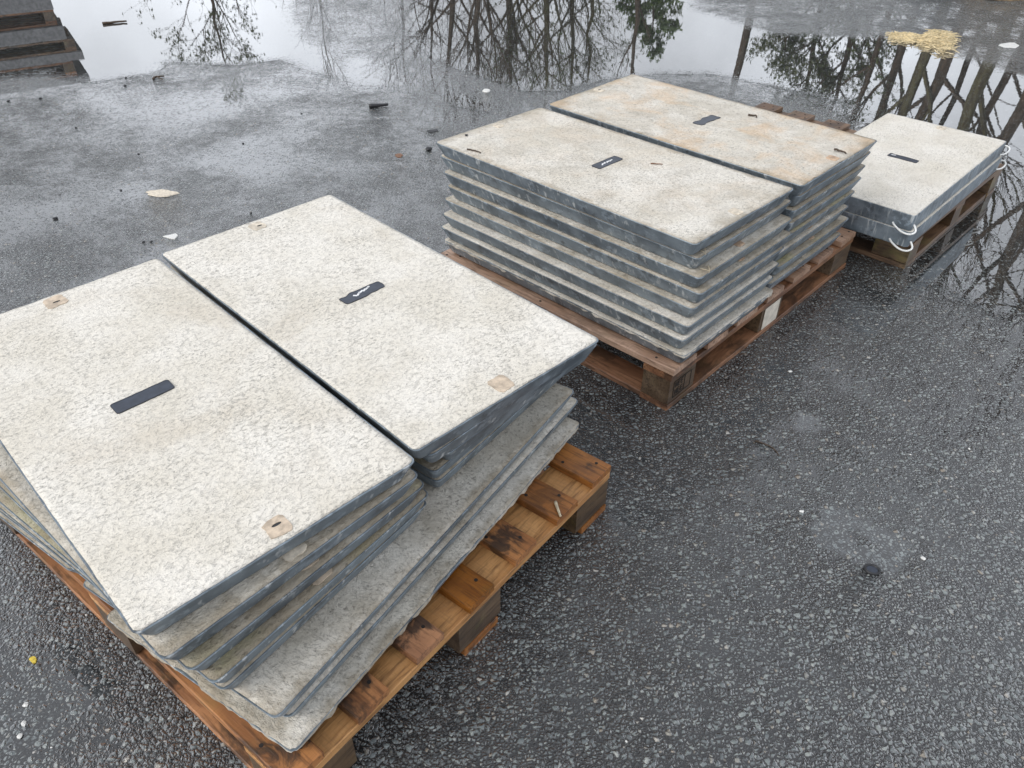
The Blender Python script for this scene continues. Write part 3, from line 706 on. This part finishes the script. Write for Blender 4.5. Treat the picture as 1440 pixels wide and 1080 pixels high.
for k, (p, yw) in enumerate([((-.151, 1.075), 48.0), ((-.125, 1.135), 49.5), ((-.153, 1.134), 52.8), ((-.151, 1.157), 54.5)], 2):
    slab('steel-edged slab, %s from the top under the plate with torn white scraps' % ORD[k], near(p, yw), Z(k), yw, dirt=(0.55, 0.6, 0.6, 0.45)[k - 2])
def longnear(p, dl):
    a = R(dl); b = R(dl + 90); return (p[0] + math.cos(a) * 0.506 + math.cos(b) * 0.2525, p[1] + math.sin(a) * 0.506 + math.sin(b) * 0.2525)
RAG = concrete_mesh(0.505, 1.012, 0.0465, 0.010, 91, rag=0.002, over=0.009, drop=0.014, relief=0.0008)
for k, p, dl, d in ((6, (-.376, .671), 58.2, 0.42), (7, (-.371, .700), 57.6, 0.30), (8, (-.364, .667), 57.8, 0.34)):
    slab('slab laid crosswise under the fanned column, %s of the three, over the bare board ends' % ('top', 'middle', 'bottom')[k - 6] if k < 8 else 'bottom crosswise slab with ragged spilled concrete edges on the orange pallet',
         longnear(p, dl), Z(k), dl - 90, dirt=d, conc=RAG if k == 8 else None, sock=k != 8)
for k, p, dl in ((6, (-.885, 1.045), 56.5), (7, (-.893, 1.03), 56.0), (8, (-.905, 1.045), 56.0)):
    slab('%s slab of the crosswise pile below the plain-plate slab, over the pallet\'s long edge board' % ('top', 'middle', 'bottom')[k - 6], longnear(p, dl), Z(k), dl - 90, dirt=0.45)
# tall double stack
FM = [(-.030, -.004, -.020, .001), (-.022, .003, -.012, -.002), (-.012, .003, -.005, .003), (-.004, -.003, .003, .004), (.003, .002, .012, .002), (.011, -.002, .020, .004), (.018, .002, .027, .003)]
slab('beige slab with white scribbled lettering on its dark plate, top of its column', (0.281, 2.3394), 0.5515, 45.4, tilt=(-0.25, 0.5), dirt=0.30, rust=0.25, conc=TOPC(3), sockr=True, plate=(0.115, 0.036, 0.10, 5, FM, (0.014, 0.0, 0, 0.0042)))
slab('rust-stained beige slab with a worn dark plate, top of its column', (0.662, 2.7209), 0.5515, 45.83, tilt=(0.15, -0.4), dirt=0.36, rust=1.0, conc=TOPC(4, rag=0.003), sockr=True, plate=(0.112, 0.036, 0.85, 12, None, (0.012, 0.0, 0, 0)))
FN = [None, None, (.484, 1.831), (.493, 1.816), (.503, 1.818), (.491, 1.822), (.483, 1.810), (.476, 1.813), (.485, 1.812)]
BR = [None, None, (1.207, 2.584), (1.205, 2.589), (1.210, 2.604), (1.200, 2.603), (1.186, 2.589), (1.203, 2.597), (1.180, 2.575)]
RAGF = concrete_mesh(0.505, 1.012, 0.0465, 0.010, 97, rag=0.003, over=0.002, drop=0.010, relief=0.0008)
for k in range(2, 9):
    slab('%s slab%s under the slab with white scribbled lettering' % (ORD[k], ' from the top' if k < 8 else ', with drips of spilled concrete,'), near(FN[k], 46.2), Z(k), 46.2, dirt=(0.42, 0.34, 0.45, 0.42, 0.26, 0.22, 0.26)[k - 2], sockr=True, conc=RAGF if k == 8 else None)
    slab('%s slab%s under the rust-stained beige slab' % (ORD[k], ' from the top' if k < 8 else ''), right(BR[k], 46.3), Z(k), 46.3, dirt=(0.7, 0.62, 0.5, 0.62, 0.3, 0.66, 0.5)[k - 2], sockr=True)
# two thick slabs with rope loops
S3M = [(-.050, .002, -.043, .010), (-.043, .010, -.043, .0), (-.043, .004, -.036, .011), (-.036, .011, -.036, .002)]
C3 = [concrete_mesh(1.004, 0.519, 0.062, 0.0115, s) for s in (5, 6)]
TH = R(46.84)
def rope(pts, parent):
    P = [Vector(p) for p in pts]; Q = []
    for i in range(len(P) - 1):
        a = P[max(0, i - 1)]; b = P[i]; c = P[i + 1]; d = P[min(len(P) - 1, i + 2)]
        for t in (0, .25, .5, .75):
            Q.append(0.5 * ((2 * b) + (c - a) * t + (2 * a - 5 * b + 4 * c - d) * t * t + (-a + 3 * b - 3 * c + d) * t ** 3))
    Q.append(P[-1]); V, Fc = tube(Q, [0.0036] * len(Q), 7)
    return obj('rope_loop', mesh('rope_loop', V, Fc, True), 'rope', parent)
for lab, zt, sd, pl in (('thick pale slab with a notched dark plate and rope loops, upper of two', 0.2625, 0, (0.118, 0.034, 0.35, 21, S3M, (0.0, -0.012, math.pi / 2 + math.pi, 0.004))),
                        ('thick galvanised-edged slab with rope loops, lower of two in the puddle pallet stack', 0.1985, 1, None)):
    s = slab(lab, (1.5845 + 0.006 * sd, 3.1316 - 0.004 * sd), zt, 46.84, T=0.062, dirt=0.16, frame=FR3, conc=C3[sd], size=(1.004, 0.519), plate=pl, sock=not sd, swap=True, tilt=(0, 0),
             group='thick slabs with rope loops')
    z = 0.012
    rope([(-0.500, -0.190, z + .004), (-0.512, -0.205, z - .002), (-0.526, -0.240, z - .010), (-0.526, -0.268, z - .008), (-0.512, -0.278, z + .002), (-0.496, -0.262, z + .016)], s)
    rope([(0.455, -0.260, z + .004), (0.485, -0.273, z + .004), (0.525, -0.275, z + .010), (0.545, -0.262, z + .015), (0.535, -0.244, z + .018), (0.500, -0.232, z + .018)], s)

# ------------------------------------------------------------------ the stack of grey slabs mirrored in the puddle (stands beyond the picture)
AZ = R(-33.0); D0 = 9.7
fc = Vector((math.sin(AZ) * D0, math.cos(AZ) * D0)); ry_ = R(32)
rt = Vector((math.cos(ry_), math.sin(ry_)))
def big_slab(label, off, z, T, Wd, seed):
    me = board_mesh('grey_slab', Wd, 1.0, T, seed, 0.004, 0.006, 6)
    o = obj('grey_slab', me, 'greyslab'); o.location = (fc.x + rt.x * off, fc.y + rt.y * off, z); o.rotation_euler = (0, 0, ry_); return tag(o, label, 'slab', 'grey slabs in the mirrored stack')
pg = 'timber pallets in the mirrored stack'
pallet('lowest dark pallet under the grey slabs mirrored in the puddle', (fc.x - 0.05, fc.y), ry_, 1.6, 1.0, 0.15, 0.11, ('wood3', 'wood3', 'block', 'wood3'), 41, False, pg)
big_slab('wide grey slab just above the lowest pallet, mirrored in the puddle', -0.05, 0.152, 0.145, 1.62, 1)
pallet('reddish pallet between the two lower grey slabs, mirrored in the puddle', (fc.x - 0.05, fc.y), ry_, 1.6, 1.0, 0.14, 0.11, ('wood2', 'wood2', 'blockd', 'wood2'), 42, False, pg, z0=0.299)
big_slab('grey slab above the reddish pallet, mirrored in the puddle', -0.02, 0.441, 0.125, 1.62, 2)
pallet('pallet under the third grey slab, mirrored in the puddle', (fc.x + 0.05 * rt.x, fc.y + 0.05 * rt.y), ry_, 1.6, 1.0, 0.115, 0.11, ('wood3', 'wood3', 'block', 'wood3'), 43, False, pg, z0=0.568)
big_slab('third grey slab, jutting out past the pallets, mirrored in the puddle', 0.08, 0.685, 0.085, 1.62, 3)
pallet('topmost orange-brown pallet with open gaps, mirrored in the puddle', (fc.x - 0.02 * rt.x, fc.y - 0.02 * rt.y), ry_, 1.6, 1.0, 0.14, 0.11, ('wood2', 'wood1', 'blockd', 'wood2'), 44, False, pg, z0=0.772)
big_slab('topmost grey slab, mirrored in the puddle', 0.13, 0.914, 0.07, 1.5, 4)

# timber shelter mirrored at the right-hand puddle
def shelter():
    az = R(37.0); d = 18.0
    root = empty('timber_shelter', (math.sin(az) * d, math.cos(az) * d, 0.02), R(-30)); tag(root, 'dark timber shelter with flat roof and rails under the bare trees', 'shelter')
    for x in (-1.5, 0, 1.5):
        for y in (-0.8, 0.8):
            o = obj('post', board_mesh('post', 2.45, 0.13, 0.13, int(x * 10 + y * 3) + 60, 0.004, 0.006, 4), 'shed', root); o.location = (x, y, 1.22); o.rotation_euler = (0, math.pi / 2, 0)
    for y in (-0.9, 0.9):
        o = obj('beam', board_mesh('beam', 3.6, 0.08, 0.2, 71, 0.003, 0.005, 4), 'shed', root); o.location = (0, y, 2.36)
    for k in range(12):
        o = obj('roof_board', board_mesh('roof_board', 2.3, 0.27, 0.03, 80 + k, 0.003, 0.004, 3), 'shed', root); o.location = (-1.65 + 0.3 * k, 0, 2.565); o.rotation_euler = (0, 0, math.pi / 2)
    for z in (1.2, 1.55, 1.9):
        o = obj('rail', board_mesh('rail', 3.3, 0.04, 0.12, 90, 0.003, 0.004, 4), 'shed', root); o.location = (0, -0.89, z)
shelter()

# ------------------------------------------------------------------ small things on the ground and on the slabs
rd = random.Random(9)
def lump(name, px, py, size, mat, label, cat, group=None, z=0.0, flat=0.5, seed=0, sub=2):
    bm = bmesh.new(); bmesh.ops.create_icosphere(bm, subdivisions=sub, radius=1)
    ex = rd.uniform(0.75, 1.3)
    for v in bm.verts:
        n_ = 1 + 0.35 * mn.noise(v.co * 1.3 + Vector((seed, seed * 2, 0)))
        v.co = Vector((v.co.x * n_ * ex, v.co.y * n_ / ex, v.co.z * n_ * flat)) * size
    zmin = min(v.co.z for v in bm.verts)
    for v in bm.verts: v.co.z -= zmin + size * flat * 0.15
    o = obj(name, bm_mesh(name, bm, sub > 2), mat); p = un(px, py, z); o.location = p; o.rotation_euler = (0, 0, rd.uniform(0, 6.28))
    return tag(o, label, cat, group)
def stick(name, a, b, r, mat, label, cat, z=0.0, bend=0.02, group=None, seg=6, kink=0.3, fork=None):
    A = un(*a, z + r * 0.8); B = un(*b, z + r * 0.8); pts = []; n = Vector((-(B - A).y, (B - A).x, 0)).normalized()
    for i in range(seg + 1):
        t = i / seg; pts.append(A.lerp(B, t) + n * (bend * math.sin(t * math.pi) + rd.gauss(0, 1) * kink * r) + Vector((0, 0, abs(rd.gauss(0, 1)) * kink * r * 0.6)))
    c = A.lerp(B, 0.5); c.z = z
    acc = Acc(); acc.add(*tube([p - c for p in pts], [r * (1 - 0.4 * i / seg) for i in range(seg + 1)], 6))
    if fork:
        q = pts[seg // 2] - c; e = un(*fork, z + r) - c; acc.add(*tube([q, q.lerp(e, .5) + n * r, e], [r * .7, r * .6, r * .4], 5))
    o = obj(name, acc.mesh(name, True), mat); o.location = c
    return tag(o, label, cat, group)
def flake(name, outline, mat, label, cat, z=0.0, th=0.003, group=None, curl=0.0):
    P = [un(x, y, z) for x, y in outline]; c = sum(P, Vector()) / len(P); n = len(P)
    bm = bmesh.new()
    lo = [bm.verts.new((p.x - c.x, p.y - c.y, 0.0005 + curl * ((p - c).length ** 2) * 20)) for p in P]; hi = [bm.verts.new(((p.x - c.x) * 0.93, (p.y - c.y) * 0.93, th + curl * ((p - c).length ** 2) * 20)) for p in P]
    ce = bm.verts.new((0, 0, th * 1.1))
    for k in range(n):
        bm.faces.new((lo[k], lo[(k + 1) % n], hi[(k + 1) % n], hi[k])); bm.faces.new((hi[k], hi[(k + 1) % n], ce))
    bmesh.ops.recalc_face_normals(bm, faces=bm.faces)
    o = obj(name, bm_mesh(name, bm), mat); o.location = (c.x, c.y, z); return tag(o, label, cat, group)
def blob_outline(cx, cy, rx, ry, seed, n=14, j=0.25):
    r_ = random.Random(seed); return [(cx + rx * math.cos(6.2832 * k / n) * (1 + r_.uniform(-j, j)), cy + ry * math.sin(6.2832 * k / n) * (1 + r_.uniform(-j, j))) for k in range(n)][::-1]

def cap_ring():
    p = un(1226, 802); n = 28; V = []; Fc = []
    prof = [(0.0165, 0.0), (0.0175, 0.003), (0.0165, 0.0062), (0.0140, 0.0068), (0.0118, 0.0050), (0.0112, 0.0030)]
    for r, z in prof:
        for k in range(n): V.append((r * 1.15 * math.cos(6.2832 * k / n), r * 0.92 * math.sin(6.2832 * k / n), z))
    for i in range(len(prof) - 1):
        for k in range(n): Fc.append((i * n + k, i * n + (k + 1) % n, (i + 1) * n + (k + 1) % n, (i + 1) * n + k))
    root = empty('rubber_cap', p, R(-15)); tag(root, 'small oval black rubber cap lying on the wet asphalt', 'cap')
    obj('rim', mesh('rim', V, Fc, True), 'black', root)
    obj('inner_disc', mesh('inner_disc', [(0.0119 * 1.15 * math.cos(6.2832 * k / n), 0.0119 * .92 * math.sin(6.2832 * k / n), 0.0034) for k in range(n)], [tuple(range(n))]), 'plate', root)
cap_ring()
stick('plastic_stub', (519, 149), (546, 147), 0.013, 'black', 'short black plastic stub lying on the asphalt near the puddle edge', 'stub', bend=0, kink=0.05)
stick('stick', (144, 33), (178, 30), 0.010, 'twig', 'long dark stick lying in the shallow puddle', 'stick', bend=0.01)
stick('twig', (215, 111), (231, 107), 0.007, 'twig', 'short forked twig at the puddle edge', 'twig', fork=(229, 112))
stick('twig', (1062, 620), (1096, 640), 0.0022, 'twig', 'thin dark twig on the asphalt beside the brown pallet', 'twig', bend=0.012)
lump('black_lump', 603, 211, 0.018, 'black', 'black rubbery lump on the asphalt beside the double stack', 'lump', seed=3)
flake('wet_strip', [(600, 184), (615, 182), (617, 185), (603, 187)], 'black', 'flat black strip on the asphalt beyond the double stack', 'strip')
flake('leaf', blob_outline(561, 219, 5, 3, 2), 'rleaf', 'orange-brown dead leaf on the asphalt', 'leaf', curl=0.02)
flake('leaf', blob_outline(47, 928, 5, 5, 5, 8), 'leaf', 'tiny yellow leaf on the dark asphalt by the orange pallet', 'leaf', curl=0.1)
flake('mortar_patch', blob_outline(228, 272, 22, 4.5, 6, 16), 'mortar', 'thin beige mortar patch stuck to the asphalt', 'mortar', th=0.004)
flake('mortar_patch', [(229, 333), (240, 331), (248, 329), (251, 332), (246, 337), (239, 336)][::-1], 'pebble', 'small white plaster flake near the fanned slabs', 'flake', th=0.004)
flake('plaster_flake', blob_outline(684, 128, 6, 2.4, 9, 9), 'pebble', 'white plaster flake lying at the puddle edge beyond the double stack', 'flake', th=0.006)
flake('plaster_flake', blob_outline(1420, 64, 13, 4, 10, 12), 'pebble', 'pale smear of plaster on the asphalt above the puddle', 'plaster', th=0.003)
for k, (x, y) in enumerate([(57, 139), (107, 180), (195, 217), (177, 110), (342, 202), (424, 160), (78, 308), (170, 268), (353, 300), (12, 143), (202, 341), (213, 340), (176, 121)]):
    lump('grit', x, y, 0.006 if k % 3 else 0.009, 'black', 'small black grit lump on the wet asphalt beyond the fanned slabs', 'grit', 'black grit lumps on the asphalt', seed=k, sub=2)
for k in range(26):
    x, y = rd.uniform(0, 1440), rd.uniform(120, 1075)
    if k < 6: x, y = [(37, 992), (34, 1018), (28, 1036), (1111, 523), (1127, 720), (1298, 786)][k]
    g = un(x, y)
    lump('white_pebble', x, y, (0.0062 if k < 6 else rd.uniform(0.0022, 0.0038)), 'pebble', 'small white stone chip set in the wet asphalt', 'stone chip', 'white chips in the asphalt', seed=k, sub=1, flat=0.45)

# yellow straw at the puddle edge
def straw():
    c = un(1305, 60); acc = Acc(); r_ = random.Random(5)
    for k in range(1300):
        t = r_.random()
        px = 1258 + 78 * (1 - (1 - t) ** 1.0) + r_.gauss(0, 3); lo = 48 + (px - 1258) * 0.12; py = lo + abs(r_.gauss(0, 1)) * (4 + 9 * max(0, (px - 1290) / 45)) - (6 if px > 1308 else 0)
        if not 1250 < px < 1342 or not 44 < py < 76: continue
        p = un(px, py) - c; a = r_.gauss(0.2, 0.7); L = r_.uniform(0.04, 0.13); hz = 0.005 + r_.random() ** 2 * (0.025 if px > 1300 else 0.008)
        d = Vector((math.cos(a), math.sin(a), r_.gauss(0, 0.12))) * L / 2; s = Vector((0, 0, hz)); bnd = Vector((-d.y, d.x, 0)) * r_.gauss(0, 0.35)
        acc.add(*tube([p - d + s, p + bnd + s + Vector((0, 0, 0.004)), p + d + s], [0.0026, 0.0032, 0.0022], 4))
    o = obj('straw_clump', acc.mesh('straw_clump', False), 'straw'); o.location = c; tag(o, 'yellow clump of wet straw lying at the puddle edge', 'straw')
straw()
# things at the far edge of the yard, top right
def heap():
    c = un(1425, -6); V = []; Fc = []; n = 26; m_ = 9; r_ = random.Random(3)
    for j in range(m_ + 1):
        for k in range(n):
            a = 6.2832 * k / n; t = j / m_; rr = (0.36 + 0.06 * mn.noise(Vector((math.cos(a) * 2, math.sin(a) * 2, 0)))) * (1 - t)
            V.append((rr * math.cos(a) * 1.9, rr * math.sin(a) * 0.8 + 0.1, 0.14 * math.sin(t * 1.57) + 0.02 * mn.noise(Vector((rr * 20 * math.cos(a), rr * 20 * math.sin(a), 1))) - 0.004))
    for j in range(m_):
        for k in range(n): Fc.append((j * n + k, j * n + (k + 1) % n, (j + 1) * n + (k + 1) % n, (j + 1) * n + k))
    o = obj('leaf_litter_heap', mesh('leaf_litter_heap', V, Fc, True), 'soil'); o.location = c; tag(o, 'low brown heap of leaf litter at the far edge of the yard', 'heap')
    c = un(1352, -3); V = []; Fc = []
    for j in range(9):
        for i in range(17):
            x = -0.34 + 0.68 * i / 16; y = -0.02 + 0.35 * j / 8; V.append((x, y + 0.02 * math.sin(9 * x), 0.012 + (0.03 * abs(mn.noise(Vector((x * 8, y * 8, 0)))) if 0 < j < 8 else 0)))
    for j in range(8):
        for i in range(16): Fc.append((j * 17 + i, j * 17 + i + 1, j * 17 + i + 18, j * 17 + i + 17))
    o = obj('plastic_sheet', mesh('plastic_sheet', V, Fc, True), 'tarp'); o.location = c; tag(o, 'crumpled grey-blue sheet beside the leaf litter heap', 'sheet')
heap()
# bits lying on the slabs and the pallet
stick('twig', (657, 210), (676, 215), 0.0028, 'twig', 'small dark twig on the slab with scribbled lettering', 'twig', z=0.553, bend=0.004)
stick('straw_bit', (915, 230), (932, 231), 0.0022, 'rleaf', 'thin brown straw on the slab with scribbled lettering', 'straw', z=0.553, bend=0.001)
lump('grit', 656, 191, 0.006, 'black', 'black grit lump on the slab with scribbled lettering', 'grit', z=0.552, sub=1)
stick('wood_chip', (781, 706), (788, 726), 0.0046, 'strawp', 'pale wood splinter lying on a bare deck board of the orange pallet', 'wood chip', z=0.151, bend=0.0, kink=0.1)
for k, (a, b) in enumerate([((1172, 212), (1190, 216)), ((1052, 162), (1064, 165))]):
    stick('leaf_scrap', a, b, 0.004, 'twig', 'dark leaf scrap on the rust-stained slab', 'scrap', z=0.553, bend=0.01, kink=0.8, group='dark scraps on the rust-stained slab')

for k, (a, b, z) in enumerate([((985, 352), (993, 358), 0.504), ((990, 347), (992, 355), 0.504), ((985, 378), (997, 381), 0.454), ((996, 374), (997, 384), 0.454)]):
    stick('straw_bit', a, b, 0.0012, 'strawp', 'pale straw caught on a slab ledge near the branded pallet corner', 'straw', z=z, bend=0.002, group='straw caught on the slab ledges', kink=0.2)
